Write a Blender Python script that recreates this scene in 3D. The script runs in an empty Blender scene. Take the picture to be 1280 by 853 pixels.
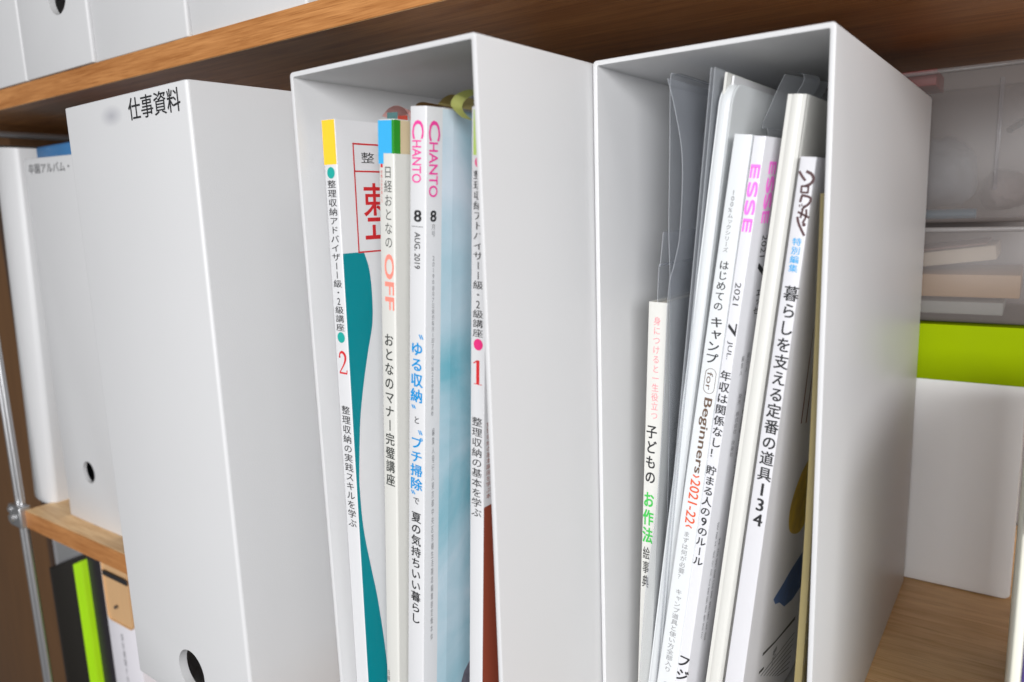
import bpy, bmesh, math, random
from mathutils import Vector, Matrix, Euler
random.seed(7)
S = bpy.context.scene
COL = S.collection
MM = 0.001

# ------------------------------------------------------------------ camera
cd = bpy.data.cameras.new('camera'); cam = bpy.data.objects.new('camera', cd); COL.objects.link(cam)
_yaw, _pit, _rol = 0.6129, 0.1729, -0.0359
_f = Vector((-math.sin(_yaw)*math.cos(_pit), math.cos(_yaw)*math.cos(_pit), -math.sin(_pit)))
_r = _f.cross(Vector((0, 0, 1))).normalized(); _u = _r.cross(_f)
_r2 = math.cos(_rol)*_r + math.sin(_rol)*_u; _u2 = -math.sin(_rol)*_r + math.cos(_rol)*_u
M = Matrix((_r2, _u2, -_f)).transposed().to_4x4(); M.translation = Vector((0.3346, -0.2749, 0.2597))
cam.matrix_world = M
cd.sensor_width = 36; cd.lens = 929.2/1280*36; cd.clip_start = 0.01; cd.clip_end = 60
cd.dof.use_dof = True; cd.dof.focus_distance = 0.36; cd.dof.aperture_fstop = 9
S.camera = cam

# ------------------------------------------------------------------ light
w = bpy.data.worlds.new('World'); S.world = w; w.use_nodes = True
bg = w.node_tree.nodes['Background']; bg.inputs[0].default_value = (0.97, 0.98, 1, 1); bg.inputs[1].default_value = 0.11
def area(name, loc, target, sx, sy, power, color):
    l = bpy.data.lights.new(name, 'AREA'); l.shape = 'RECTANGLE'; l.size = sx; l.size_y = sy; l.energy = power; l.color = color
    o = bpy.data.objects.new(name, l); COL.objects.link(o); o.location = loc
    o.rotation_euler = (Vector(target)-Vector(loc)).to_track_quat('-Z', 'Y').to_euler(); return o
area('window_light', (1.45, -1.9, 0.60), (0.1, 0, 0.2), 1.3, 0.75, 64, (0.985, 0.988, 1))
area('room_light', (0.42, -2.4, 0.22), (0.2, 0, 0.15), 0.8, 0.6, 20, (0.985, 0.988, 1))
area('ceiling_light', (1.8, -0.85, 2.9), (0.1, 0, 0.2), 1.1, 0.9, 20, (1, 0.985, 0.95))
S.view_settings.view_transform = 'Standard'; S.view_settings.look = 'None'
S.view_settings.exposure = -0.02; S.view_settings.gamma = 1.0
S.cycles.use_denoising = True; S.cycles.max_bounces = 8; S.cycles.diffuse_bounces = 4; S.cycles.transparent_max_bounces = 16

# ------------------------------------------------------------------ materials
def srgb(r, g, b):
    f = lambda c: ((c/255)/12.92 if c/255 <= .04045 else ((c/255+.055)/1.055)**2.4)
    return (f(r), f(g), f(b), 1)
def mat(name, col, rough=0.5, spec=0.5, metal=0.0, noise=0.0, nscale=60, bump=0.0, bscale=900, stretch=None, alpha=1.0, trans=0.0, sss=0.0):
    m = bpy.data.materials.new(name); m.use_nodes = True; nt = m.node_tree; b = nt.nodes['Principled BSDF']
    b.inputs['Base Color'].default_value = col; b.inputs['Roughness'].default_value = rough
    b.inputs['Specular IOR Level'].default_value = spec; b.inputs['Metallic'].default_value = metal
    b.inputs['Alpha'].default_value = alpha; b.inputs['Transmission Weight'].default_value = trans
    if sss: b.inputs['Subsurface Weight'].default_value = sss; b.inputs['Subsurface Radius'].default_value = (.004, .004, .004)
    tc = nt.nodes.new('ShaderNodeTexCoord'); mp = nt.nodes.new('ShaderNodeMapping'); nt.links.new(tc.outputs['Object'], mp.inputs[0])
    if stretch: mp.inputs['Scale'].default_value = stretch
    if noise:
        n = nt.nodes.new('ShaderNodeTexNoise'); n.inputs['Scale'].default_value = nscale; n.inputs['Detail'].default_value = 5
        nt.links.new(mp.outputs[0], n.inputs['Vector'])
        mx = nt.nodes.new('ShaderNodeMix'); mx.data_type = 'RGBA'; mx.blend_type = 'MIX'
        mx.inputs[6].default_value = tuple(c*(1-noise) for c in col[:3])+(1,); mx.inputs[7].default_value = tuple(min(1, c*(1+noise)) for c in col[:3])+(1,)
        nt.links.new(n.outputs[0], mx.inputs[0]); nt.links.new(mx.outputs[2], b.inputs['Base Color'])
        rr = nt.nodes.new('ShaderNodeMapRange'); rr.inputs[3].default_value = rough*.85; rr.inputs[4].default_value = min(1, rough*1.15)
        nt.links.new(n.outputs[0], rr.inputs[0]); nt.links.new(rr.outputs[0], b.inputs['Roughness'])
    if bump:
        n2 = nt.nodes.new('ShaderNodeTexNoise'); n2.inputs['Scale'].default_value = bscale; n2.inputs['Detail'].default_value = 3
        nt.links.new(mp.outputs[0], n2.inputs['Vector'])
        bp = nt.nodes.new('ShaderNodeBump'); bp.inputs['Strength'].default_value = bump; bp.inputs['Distance'].default_value = .0003
        nt.links.new(n2.outputs[0], bp.inputs['Height']); nt.links.new(bp.outputs[0], b.inputs['Normal'])
    return m
def wood(name, dark, light, rough=0.45):
    m = bpy.data.materials.new(name); m.use_nodes = True; nt = m.node_tree; b = nt.nodes['Principled BSDF']
    b.inputs['Roughness'].default_value = rough; b.inputs['Specular IOR Level'].default_value = .35
    tc = nt.nodes.new('ShaderNodeTexCoord')
    def layer(scale, nsc, det, dist=0.0):
        mp = nt.nodes.new('ShaderNodeMapping'); mp.inputs['Scale'].default_value = scale; nt.links.new(tc.outputs['Object'], mp.inputs[0])
        n = nt.nodes.new('ShaderNodeTexNoise'); n.inputs['Scale'].default_value = nsc; n.inputs['Detail'].default_value = det; n.inputs['Roughness'].default_value = .6
        n.inputs['Distortion'].default_value = dist; nt.links.new(mp.outputs[0], n.inputs['Vector']); return n.outputs[0]
    a = layer((2.2, 30, 30), 5, 6, .4); f = layer((9, 330, 330), 4, 3); p = layer((14, 500, 500), 3, 1)
    r = nt.nodes.new('ShaderNodeValToRGB'); r.color_ramp.elements[0].position = .36; r.color_ramp.elements[0].color = dark
    r.color_ramp.elements[1].position = .63; r.color_ramp.elements[1].color = light
    mx = nt.nodes.new('ShaderNodeMath'); mx.operation = 'MULTIPLY_ADD'; mx.inputs[1].default_value = .42
    mu = nt.nodes.new('ShaderNodeMath'); mu.operation = 'MULTIPLY'; mu.inputs[1].default_value = .58
    nt.links.new(a, mu.inputs[0]); nt.links.new(f, mx.inputs[0]); nt.links.new(mu.outputs[0], mx.inputs[2]); nt.links.new(mx.outputs[0], r.inputs[0])
    pr = nt.nodes.new('ShaderNodeValToRGB'); pr.color_ramp.elements[0].position = .3; pr.color_ramp.elements[0].color = (.72, .66, .6, 1)
    pr.color_ramp.elements[1].position = .42; pr.color_ramp.elements[1].color = (1, 1, 1, 1); nt.links.new(p, pr.inputs[0])
    ml = nt.nodes.new('ShaderNodeMix'); ml.data_type = 'RGBA'; ml.blend_type = 'MULTIPLY'; ml.inputs[0].default_value = .85
    nt.links.new(r.outputs[0], ml.inputs[6]); nt.links.new(pr.outputs[0], ml.inputs[7]); nt.links.new(ml.outputs[2], b.inputs['Base Color'])
    bu = nt.nodes.new('ShaderNodeBump'); bu.inputs['Strength'].default_value = .25; bu.inputs['Distance'].default_value = .0003
    nt.links.new(f, bu.inputs['Height']); nt.links.new(bu.outputs[0], b.inputs['Normal'])
    return m
PP = mat('white_polypropylene', (.58, .58, .585, 1), .40, .4, noise=.04, nscale=6, bump=.2, bscale=1800, sss=.0)
PPB = mat('white_polypropylene_box', (.60, .60, .605, 1), .40, .4, noise=.04, nscale=6, bump=.2, bscale=1800)
PAPER = mat('coated_paper', (.65, .65, .66, 1), .32, .5, noise=.02, nscale=30)
CREAM = mat('cream_cover', (.63, .625, .59, 1), .4, .4, noise=.02, nscale=30)
WARMW = mat('warm_white_paper', (.62, .615, .58, 1), .45, .4, noise=.03, nscale=30)
PAGES = mat('page_edges', (.72, .68, .58, 1), .9, .2, noise=.12, nscale=40, stretch=(120, 1, 1))
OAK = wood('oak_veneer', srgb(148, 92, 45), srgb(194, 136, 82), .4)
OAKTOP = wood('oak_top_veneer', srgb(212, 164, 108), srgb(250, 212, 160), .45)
INK = mat('black_ink', (.018, .018, .02, 1), .5)
GREY = mat('grey_ink', (.20, .20, .21, 1), .5)
LGREY = mat('light_grey_ink', (.24, .24, .25, 1), .5)
PINK = mat('pink_ink', srgb(228, 62, 150), .45)
EPINK = mat('pale_magenta_ink', srgb(240, 120, 215), .45)
SALMON = mat('salmon_ink', srgb(240, 140, 125), .45)
RED = mat('red_ink', srgb(205, 40, 45), .45)
BLUE = mat('blue_ink', srgb(0, 140, 205), .45)
LBLUE = mat('sky_blue_ink', srgb(60, 160, 215), .45)
ORANGE = mat('orange_ink', srgb(215, 85, 40), .45)
GREEN = mat('green_ink', srgb(60, 180, 75), .45)
KPINK = mat('soft_pink_ink', srgb(238, 130, 140), .45)
TEAL = mat('teal_print', srgb(0, 135, 145), .35, noise=.08, nscale=25)
TEALDOT = mat('teal_dot', srgb(25, 160, 150), .4)
YEL = mat('yellow_print', srgb(250, 200, 50), .35)
BBLUE = mat('bright_blue_print', srgb(60, 170, 225), .35)
DGREEN = mat('green_print', srgb(45, 145, 40), .35)
YGREEN = mat('yellow_green_print', srgb(175, 200, 105), .35)
MAGENTA = mat('magenta_dot', srgb(220, 50, 120), .4)
BROWN = mat('brown_print', srgb(150, 72, 52), .4)
LOGOBR = mat('dark_brown_ink', srgb(84, 58, 60), .5)
BEIGE = mat('beige_print', srgb(215, 195, 160), .5)
CLEAR = None
def clear(name, col, amt, rough=.15, tint=(.97, .97, .98, 1)):
    m = bpy.data.materials.new(name); m.use_nodes = True; nt = m.node_tree; b = nt.nodes['Principled BSDF']; out = nt.nodes['Material Output']
    b.inputs['Base Color'].default_value = col; b.inputs['Roughness'].default_value = rough
    t = nt.nodes.new('ShaderNodeBsdfTransparent'); t.inputs[0].default_value = tint; mx = nt.nodes.new('ShaderNodeMixShader')
    fr = nt.nodes.new('ShaderNodeLayerWeight'); fr.inputs[0].default_value = .25
    rg = nt.nodes.new('ShaderNodeMapRange'); rg.inputs[3].default_value = amt; rg.inputs[4].default_value = min(1, amt+.45)
    nt.links.new(fr.outputs['Facing'], rg.inputs[0]); nt.links.new(rg.outputs[0], mx.inputs[0])
    nt.links.new(t.outputs[0], mx.inputs[1]); nt.links.new(b.outputs[0], mx.inputs[2]); nt.links.new(mx.outputs[0], out.inputs[0]); return m
FILM = clear('clear_film', (.40, .42, .46, 1), .17, .25, (.90, .91, .92, 1))
FILM2 = clear('frosted_film', (.55, .57, .60, 1), .25, .3, (.88, .89, .9, 1))
EDGE = clear('film_edge', (.6, .62, .65, 1), .25, .2)
BOXCL = clear('clear_plastic', (.19, .165, .155, 1), .46, .3)

# ------------------------------------------------------------------ helpers
def link(name, me, m, parent=None, smooth=True, ang=35):
    me.name = name
    if m is not None and len(me.materials) == 0: me.materials.append(m)
    if smooth:
        for p in me.polygons: p.use_smooth = True
        me.set_sharp_from_angle(angle=math.radians(ang))
    o = bpy.data.objects.new(name, me); COL.objects.link(o)
    if parent: o.parent = parent
    return o
def tag(o, label, cat, group=None):
    o['label'] = label; o['category'] = cat
    if group: o['group'] = group
    return o
def empty(name, label, cat, loc=(0, 0, 0), rot=(0, 0, 0), group=None):
    o = bpy.data.objects.new(name, None); COL.objects.link(o); o.location = loc; o.rotation_euler = rot
    o.empty_display_size = .02
    return tag(o, label, cat, group)
def bm_me(bm):
    bmesh.ops.recalc_face_normals(bm, faces=bm.faces); me = bpy.data.meshes.new('m'); bm.to_mesh(me); bm.free(); return me
def add_box(bm, x0, x1, y0, y1, z0, z1, bev=0, seg=2):
    """box in mm"""
    r = bmesh.ops.create_cube(bm, size=1)
    for v in r['verts']:
        v.co = Vector(((x0+x1)/2+v.co.x*(x1-x0), (y0+y1)/2+v.co.y*(y1-y0), (z0+z1)/2+v.co.z*(z1-z0)))*MM
    if bev:
        es = list({e for v in r['verts'] for e in v.link_edges})
        bmesh.ops.bevel(bm, geom=es, offset=bev*MM, segments=seg, affect='EDGES', profile=.5)
def box(name, m, parent, x0, x1, y0, y1, z0, z1, bev=.4, seg=2):
    bm = bmesh.new(); add_box(bm, x0, x1, y0, y1, z0, z1, bev, seg); return link(name, bm_me(bm), m, parent)
def rrect(x0, x1, z0, z1, r, n=5):
    P = []
    for cx, cz, a0 in ((x1-r, z1-r, 0), (x0+r, z1-r, 90), (x0+r, z0+r, 180), (x1-r, z0+r, 270)):
        for i in range(n+1):
            a = math.radians(a0+90*i/n); P.append((cx+r*math.cos(a), cz+r*math.sin(a)))
    return P
def loft(rings, cap0=True, cap1=True, subdiv=None):
    """rings of 3-D points (mm)"""
    bm = bmesh.new(); L = [[bm.verts.new(Vector(p)*MM) for p in r] for r in rings]; n = len(L[0])
    for a, b in zip(L, L[1:]):
        for i in range(n):
            bm.faces.new((a[i], a[(i+1) % n], b[(i+1) % n], b[i]))
    if cap0: bm.faces.new(L[0])
    if cap1: bm.faces.new(L[-1][::-1])
    return bm_me(bm)
def front_open_box(wd, d, h, t=2.1, r=1.6, rb=3.5):
    R = []
    def ring(ins, y, rad): R.append([(p[0], y, p[1]) for p in rrect(ins, wd-ins, ins, h-ins, max(rad, .3))])
    for k in range(4):
        a = math.radians(90*k/3); ring(rb*(1-math.sin(a))*.999, d-rb*(1-math.cos(a)), r+rb*(math.sin(a))*.3)
    ring(0, d*.5, r); ring(0, .5, r); ring(.15, .15, r); ring(.5, 0, r-.3); ring(t-.4, 0, .8); ring(t-.1, .12, .7); ring(t, .5, .6); ring(t+.02, d*.5, .6); ring(t+.04, d-t-2, .6)
    ring(t+2.5, d-t, 1)
    return loft(R)
def top_open_box(wd, d, h, t=2.1, r=1.8, rb=1.2, rise=0):
    R = []
    def ring(ins, z, rad): R.append([(p[0], p[1], z) for p in rrect(ins, wd-ins, ins, d-ins, max(rad, .3))])
    for k in range(3):
        a = math.radians(90*k/2); ring(rb*(1-math.sin(a)), rb*(1-math.cos(a)), r)
    ring(0, h-.4, r); ring(.4, h, r); ring(t-.4, h, .8); ring(t, h-.4, .6); ring(t, t+1, 1); ring(t+1, t, 1)
    me = loft(R)
    if rise:
        for v in me.vertices:
            if v.co.z > h*MM*.5: v.co.z += rise*MM*min(1, max(0, v.co.y/(55*MM)))
    return me
def bow_sides(me, wd, h, b):
    bm = bmesh.new(); bm.from_mesh(me)
    long = [e for e in bm.edges if e.calc_length() > .08 and abs(e.verts[0].co.z-e.verts[1].co.z) > .08]
    bmesh.ops.subdivide_edges(bm, edges=long, cuts=7, use_grid_fill=True)
    for v in bm.verts:
        z = v.co.z/(h*MM); k = math.sin(math.pi*max(0, min(1, z))); v.co.x += b*MM*k*(1 if v.co.x > wd*MM/2 else -1)*min(1, .25+v.co.y/.12)
    bm.to_mesh(me); bm.free(); return me
def cut(me, cyl_loc, radius, depth, axis='Y', seg=48):
    """boolean a round hole, returns a new mesh"""
    o = bpy.data.objects.new('tmp', me); COL.objects.link(o)
    bm = bmesh.new(); bmesh.ops.create_cone(bm, cap_ends=True, segments=seg, radius1=radius*MM, radius2=radius*MM, depth=depth*MM)
    bmesh.ops.rotate(bm, verts=bm.verts, matrix=Matrix.Rotation(math.radians(90), 3, 'X')); bmesh.ops.translate(bm, verts=bm.verts, vec=Vector(cyl_loc)*MM)
    cm = bpy.data.meshes.new('c'); bm.to_mesh(cm); bm.free(); c = bpy.data.objects.new('c', cm); COL.objects.link(c)
    md = o.modifiers.new('b', 'BOOLEAN'); md.operation = 'DIFFERENCE'; md.object = c; md.solver = 'EXACT'
    dg = bpy.context.evaluated_depsgraph_get(); dg.update()
    res = bpy.data.meshes.new_from_object(o.evaluated_get(dg)); bpy.data.objects.remove(o); bpy.data.objects.remove(c); return res

# lettering -----------------------------------------------------------------
_G = {}
def glyph(ch, bold=0.0):
    """list of 2-D verts + faces of a string, unit em, centred"""
    k = (ch, bold)
    if k in _G: return _G[k]
    cu = bpy.data.curves.new('t', 'FONT'); cu.body = ch; cu.size = 1; cu.resolution_u = 3; cu.offset = bold; cu.fill_mode = 'FRONT'
    o = bpy.data.objects.new('t', cu); COL.objects.link(o)
    dg = bpy.context.evaluated_depsgraph_get(); dg.update()
    me = bpy.data.meshes.new_from_object(o.evaluated_get(dg)); vs = [(v.co.x, v.co.y) for v in me.vertices]; fs = [tuple(p.vertices) for p in me.polygons]
    bpy.data.objects.remove(o); bpy.data.meshes.remove(me); _G[k] = (vs, fs); return _G[k]
class Ink:
    """collects flat print lying on a plane; map2d turns (x right, h up) in mm into 3-D mm"""
    def __init__(s, map2d, nrm=(0, -1, 0)): s.v = []; s.f = []; s.map = map2d; s.nrm = nrm; s.marks = []
    def put(s, g, fn, bold=0.0):
        # heavier strokes: the same print struck a few times, each a hair above the last
        if bold:
            bold *= 1.8
            for q, (dx, dy) in enumerate(((-bold, -.6*bold), (bold, -.6*bold), (-bold, .6*bold), (bold, .6*bold))):
                n = len(s.v); s.v += [tuple(a+b*.012*(q+1) for a, b in zip(s.map(*fn(x+dx, y+dy)), s.nrm)) for x, y in g[0]]; s.f += [tuple(i+n for i in qq) for qq in g[1]]
            return
        n = len(s.v); s.v += [s.map(*fn(x, y)) for x, y in g[0]]; s.f += [tuple(i+n for i in q) for q in g[1]]
    def poly(s, pts):
        n = len(s.v); s.v += [s.map(*p) for p in pts]; s.f.append(tuple(range(n, n+len(pts))))
    def vert(s, text, xc, h0, h1, wd, bold=0.0, fill=.93, slant=0, dx=0, lean=0):
        """upright characters one above another from height h0 down to h1"""
        s.marks.append((len(s.v), len(s.f)))
        n = len(text); p = (h0-h1)/n
        for i, ch in enumerate(text):
            if ch == ' ': continue
            g = glyph(ch); cy = h0-p*(i+.5); cx = xc+lean*(cy-h0); sy = p*fill; sx = wd
            if ch in 'ー―～': s.put(g, lambda x, y, cx=cx, cy=cy: (cx+(y-.38)*sx, cy-(x-.5)*sy), bold)
            elif ch in '・': s.put(g, lambda x, y, cx=cx, cy=cy: (cx+(x-.5)*sx, cy+(y-.38)*sy))
            elif ch in '0123456789':
                xs = [q[0] for q in g[0]]; mid = (min(xs)+max(xs))/2; sc = sy*1.22
                s.put(g, lambda x, y, cx=cx, cy=cy, mid=mid, sc=sc: (cx+(x-mid)*sc, cy+(y-.36)*sc), bold)
            else:
                ox, oy = (.10, .10) if ch in 'ぁぃぅぇぉっゃゅょァィゥェォッャュョ' else (0, 0)
                s.put(g, lambda x, y, cx=cx, cy=cy: (cx+(x-.5+ox+slant*(y-.38))*sx, cy+(y-.38+oy)*sy), bold)
    def rot(s, text, x0, x1, h0, h1, bold=0.0):
        """a word turned 90 degrees clockwise fitted into x0..x1, running from h0 down to h1"""
        s.marks.append((len(s.v), len(s.f)))
        g = glyph(text); xs = [q[0] for q in g[0]]; ys = [q[1] for q in g[0]]; ax, bx, ay, by = min(xs), max(xs), min(ys), max(ys)
        s.put(g, lambda x, y: (x0+(y-ay)/(by-ay)*(x1-x0), h0-(x-ax)/(bx-ax)*(h0-h1)), bold)
    def horiz(s, text, x0, x1, z0, z1, bold=0.0):
        s.marks.append((len(s.v), len(s.f)))
        g = glyph(text); xs = [q[0] for q in g[0]]; ys = [q[1] for q in g[0]]; ax, bx, ay, by = min(xs), max(xs), min(ys), max(ys)
        s.put(g, lambda x, y: (x0+(x-ax)/(bx-ax)*(x1-x0), z0+(y-ay)/(by-ay)*(z1-z0)), bold)
    def disc(s, x, h, rx, ry=None, n=28):
        s.marks.append((len(s.v), len(s.f)))
        ry = ry or rx; s.poly([(x+rx*math.cos(6.2832*i/n), h+ry*math.sin(6.2832*i/n)) for i in range(n)])
    def rect(s, x0, x1, h0, h1): s.poly([(x0, h0), (x1, h0), (x1, h1), (x0, h1)])
    def stroke(s, pts, wds):
        """ribbon through 2-D points with a width at each"""
        L = []; R = []
        for i, p in enumerate(pts):
            a = pts[max(0, i-1)]; b = pts[min(len(pts)-1, i+1)]; dx, dy = b[0]-a[0], b[1]-a[1]; l = math.hypot(dx, dy) or 1
            nx, ny = -dy/l, dx/l; wq = wds[i] if isinstance(wds, (list, tuple)) else wds; L.append((p[0]+nx*wq/2, p[1]+ny*wq/2)); R.append((p[0]-nx*wq/2, p[1]-ny*wq/2))
        for i in range(len(pts)-1): s.poly([L[i], L[i+1], R[i+1], R[i]])
    def done(s, name, m, parent):
        # every line of print becomes a part of its own
        if ('lettering' in name or name == 'dot') and len(s.marks) > 1:
            cuts = [(0, 0)]+s.marks[1:]+[(len(s.v), len(s.f))]
            for (v0, f0), (v1, f1) in zip(cuts, cuts[1:]):
                if f1 > f0:
                    me = bpy.data.meshes.new(name); me.from_pydata([Vector(p)*MM for p in s.v[v0:v1]], [], [tuple(i-v0 for i in q) for q in s.f[f0:f1]]); me.update(); o = link(name, me, m, parent, smooth=False)
            return o
        me = bpy.data.meshes.new(name); me.from_pydata([Vector(p)*MM for p in s.v], [], s.f); me.update(); return link(name, me, m, parent, smooth=False)
def smooth_curve(P, n=6):
    out = []
    for i in range(len(P)-1):
        p0, p1, p2, p3 = P[max(0, i-1)], P[i], P[i+1], P[min(len(P)-1, i+2)]
        for k in range(n):
            t = k/n; out.append(tuple(.5*((2*b)+(c-a)*t+(2*a-5*b+4*c-d)*t*t+(3*b-a-3*c+d)*t**3) for a, b, c, d in zip(p0, p1, p2, p3)))
    out.append(tuple(P[-1])); return out

# ------------------------------------------------------------------ the shelf unit and the room behind it
GAP = 353.6
unit = empty('shelf_unit', 'oak veneer shelf unit on thin steel posts holding all the white file boxes', 'shelf', (0, 0, 0))
def board(z0, z1, x0=-423, x1=900, y0=0, y1=405):
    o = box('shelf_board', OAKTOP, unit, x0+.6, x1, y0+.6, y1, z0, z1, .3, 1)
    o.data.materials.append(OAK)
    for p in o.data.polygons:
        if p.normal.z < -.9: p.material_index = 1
    box('edge_banding', OAK, o, x0, x1, y0, y0+.58, z0+.1, z1-.1, .2, 1); box('edge_banding', OAK, o, x0, x0+.58, y0+.6, y1, z0+.1, z1-.1, .2, 1); return o
board(-17.2, 0); board(GAP, GAP+14.8, -520); board(-395, -378)
STEEL = mat('brushed_steel', (.55, .55, .56, 1), .35, .5, .9)
DSTEEL = mat('dark_steel', (.16, .15, .14, 1), .4, .5, .7)
def rod(name, m, parent, a, b, r, n=16):
    a, b = Vector(a)*MM, Vector(b)*MM; bm = bmesh.new(); bmesh.ops.create_cone(bm, cap_ends=True, segments=n, radius1=r*MM, radius2=r*MM, depth=(b-a).length)
    q = (b-a).to_track_quat('Z', 'Y').to_matrix(); bmesh.ops.rotate(bm, verts=bm.verts, matrix=q); bmesh.ops.translate(bm, verts=bm.verts, vec=(a+b)/2); return link(name, bm_me(bm), m, parent)
for x in (-439, -431): rod('post', STEEL, unit, (x, 2, -420), (x, 2, 352 if x > -435 else 352), 2.6)
for x in (-439, -431): rod('post', STEEL, unit, (x, 398, -420), (x, 398, 352), 2.6)
rod('rail', STEEL, unit, (-434, -2, 344), (-434, 404, 344), 3); rod('rail', DSTEEL, unit, (-434, 0, 331), (-434, 404, 331), 3.4); rod('rail', STEEL, unit, (-434, 0, 321), (-434, 404, 321), 1.8)
cl = box('clip', STEEL, unit, -446, -422, -5, 5, -17, 4, 1.5, 3)
rod('screw', STEEL, cl, (-436, -8, -8), (-436, -4, -8), 4)
rod('screw', STEEL, cl, (-440, -7, 0), (-440, -4, 0), 2.5)
wall = box('wall', mat('grey_wall', (.26, .24, .23, 1), .9, .2, noise=.06, nscale=20), None, -1500, 1600, 420, 440, -600, 1300, 0); wall['kind'] = 'structure'
cab = empty('cabinet', 'dark brown wooden cabinet standing left of the steel posts', 'cabinet', (0, 0, 0))
box('side_panel', mat('dark_wood', srgb(92, 64, 38), .5, noise=.2, nscale=12, stretch=(8, 8, 1)), cab, -900, -490, 60, 400, -600, 700, 1)
box('edge_strip', mat('dark_wood_edge', srgb(70, 52, 40), .5), cab, -489.5, -483, 40, 400, -600, 330, .5)

# ------------------------------------------------------------------ file boxes on the middle board
H = 320
g_open = 'white file boxes standing on the middle shelf'
b1 = empty('file_box', 'white closed file box with large black four-character label, pulled furthest forward', 'file box', (-.0815, -.0779, 0), (0, 0, -.0277), g_open)
me = cut(bow_sides(top_open_box(115, 268, H, rise=2.7), 115, H, .7), (60.5, 1, 22), 12.3, 14)
PPL = PP.copy(); PPL.name = 'white_polypropylene_smudged'; nt = PPL.node_tree; pb = nt.nodes['Principled BSDF']
src = pb.inputs['Base Color'].links[0].from_socket
tc = nt.nodes.new('ShaderNodeTexCoord'); mp = nt.nodes.new('ShaderNodeMapping'); mp.vector_type = 'POINT'; mp.inputs['Scale'].default_value = (88, 20, 190); mp.inputs['Location'].default_value = (-.048*88, 0, -.3115*190)
gr = nt.nodes.new('ShaderNodeTexGradient'); gr.gradient_type = 'SPHERICAL'; mu = nt.nodes.new('ShaderNodeMath'); mu.operation = 'MULTIPLY'; mu.inputs[1].default_value = .55
mx = nt.nodes.new('ShaderNodeMix'); mx.data_type = 'RGBA'; mx.inputs[7].default_value = (.22, .22, .26, 1)
nt.links.new(tc.outputs['Object'], mp.inputs[0]); nt.links.new(mp.outputs[0], gr.inputs[0]); nt.links.new(gr.outputs['Fac'], mu.inputs[0]); nt.links.new(mu.outputs[0], mx.inputs[0])
nt.links.new(src, mx.inputs[6]); nt.links.new(mx.outputs[2], pb.inputs['Base Color'])
me.materials.clear(); body1 = link('body', me, PPL, b1, ang=40)
ik = Ink(lambda x, z: (x, -.15, z)); 
ik.horiz('仕事資料', 64.8, 109.2, 307.6, 317.6, .004); ik.done('lettering', INK, b1)
b2 = empty('file_box', 'open-fronted white file box full of magazines, between the labelled and the rightmost box', 'file box', (.0739, -.0592, 0), (0, 0, -.0336), g_open)
link('shell', bow_sides(front_open_box(101, 250, H), 101, H, .7), PPB, b2, ang=40)
b3 = empty('file_box', 'rightmost open-fronted white file box, holding clear folders and leaning magazines', 'file box', (.1786, .0125, 0), (0, 0, -.0149), g_open)
link('shell', bow_sides(front_open_box(95.5, 252, H), 95.5, H, .6), PPB, b3, ang=40)
b0 = empty('file_box', 'small-lettered white file box at far left, round hole low on its face', 'file box', (-.373, .018, 0), (0, math.radians(1.3), 0), g_open)
me = cut(top_open_box(92, 260, H-3), (46, 1, 50), 9.8, 14); link('body', me, PP, b0, ang=40)
ik = Ink(lambda x, z: (x, -.15, z)); ik.horiz('卒園アルバム・', 9, 78, 304.5, 312.5, .001); ik.done('lettering', mat('charcoal_ink', (.06, .06, .065, 1), .5), b0)
# a blue folder standing in it
bl = tag(box('blue_folder', mat('blue_plastic', srgb(60, 112, 160), .3, noise=.35, nscale=18, stretch=(1, 1, .2)), None, -360, -288, 26, 240, 90, 327, 3, 3), 'glossy blue folder standing inside the small-lettered file box at far left', 'folder')
# ring binder
bi = empty('ring_binder', 'plain white ring binder with rounded spine at the far left end of the shelf', 'binder', (-.461, .02, 0), (0, math.radians(4.4), 0))
R = []
for z, ins in ((1.5, .8), (2.3, 0), (332, 0), (333, .8)):
    R.append([(p[0], p[1], z) for p in ([(0+ins, 30), (0+ins, 8)]+[(22-22*math.cos(math.radians(a))*(1), 8-8*math.sin(math.radians(a))) for a in range(20, 161, 20)]+[(44-ins, 8), (44-ins, 30)])])
link('spine', loft(R), PP, bi)
box('back_cover', PP, bi, 0, 2, 30, 240, 1.5, 333, .5); box('front_cover', PP, bi, 42, 44, 30, 240, 1.5, 333, .5)
box('paper_block', WARMW, bi, 3, 40, 34, 232, 6, 318, 1)

def hole_ring(parent, x, z, r, m=PP, dp=4.4):
    rings = [[(x+q*math.cos(6.28319*k/40), y, z+q*math.sin(6.28319*k/40)) for k in range(40)] for q, y in ((r, .25), (r, dp), (r+1.2, dp), (r+1.2, 2.3))]
    return link('hole_rim', loft(rings, False, False), m, parent)
hole_ring(b1, 60.5, 22, 12.2); hole_ring(b0, 46, 50, 9.7, dp=2.8)
# boxes on the upper board
TZ = GAP+14.8
ups = [(-394.5, 99.5, -1.2, 'leftmost'), (-294, 98.8, -1.2, 'hole'), (-194.6, 108, .8, ''), (-86, 103.5, 2.5, ''), (18.5, 110, 3, ''), (130, 110, 3, '')]
lab = ['white file box at the left end of the upper shelf, above the white ring binder', 'white file box with a round finger hole, on the upper shelf',
       'plain white file box right of the holed one on the upper shelf', 'plain white file box on the upper shelf, above the open-fronted box of magazines', None, None]
for i, (x, wd, y, _) in enumerate(ups[:4]):
    me = top_open_box(wd, 250, 240)
    if i == 1: me = cut(me, (wd*.62, 1, 49), 12.5, 14)
    o = link('file_box', me, PP, None, ang=40)
    if i == 1: hole_ring(o, wd*.62, 49, 12.4)
    o.location = (x*MM, y*MM, TZ*MM+.0004); tag(o, lab[i], 'file box', 'white file boxes on the upper shelf')

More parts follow.
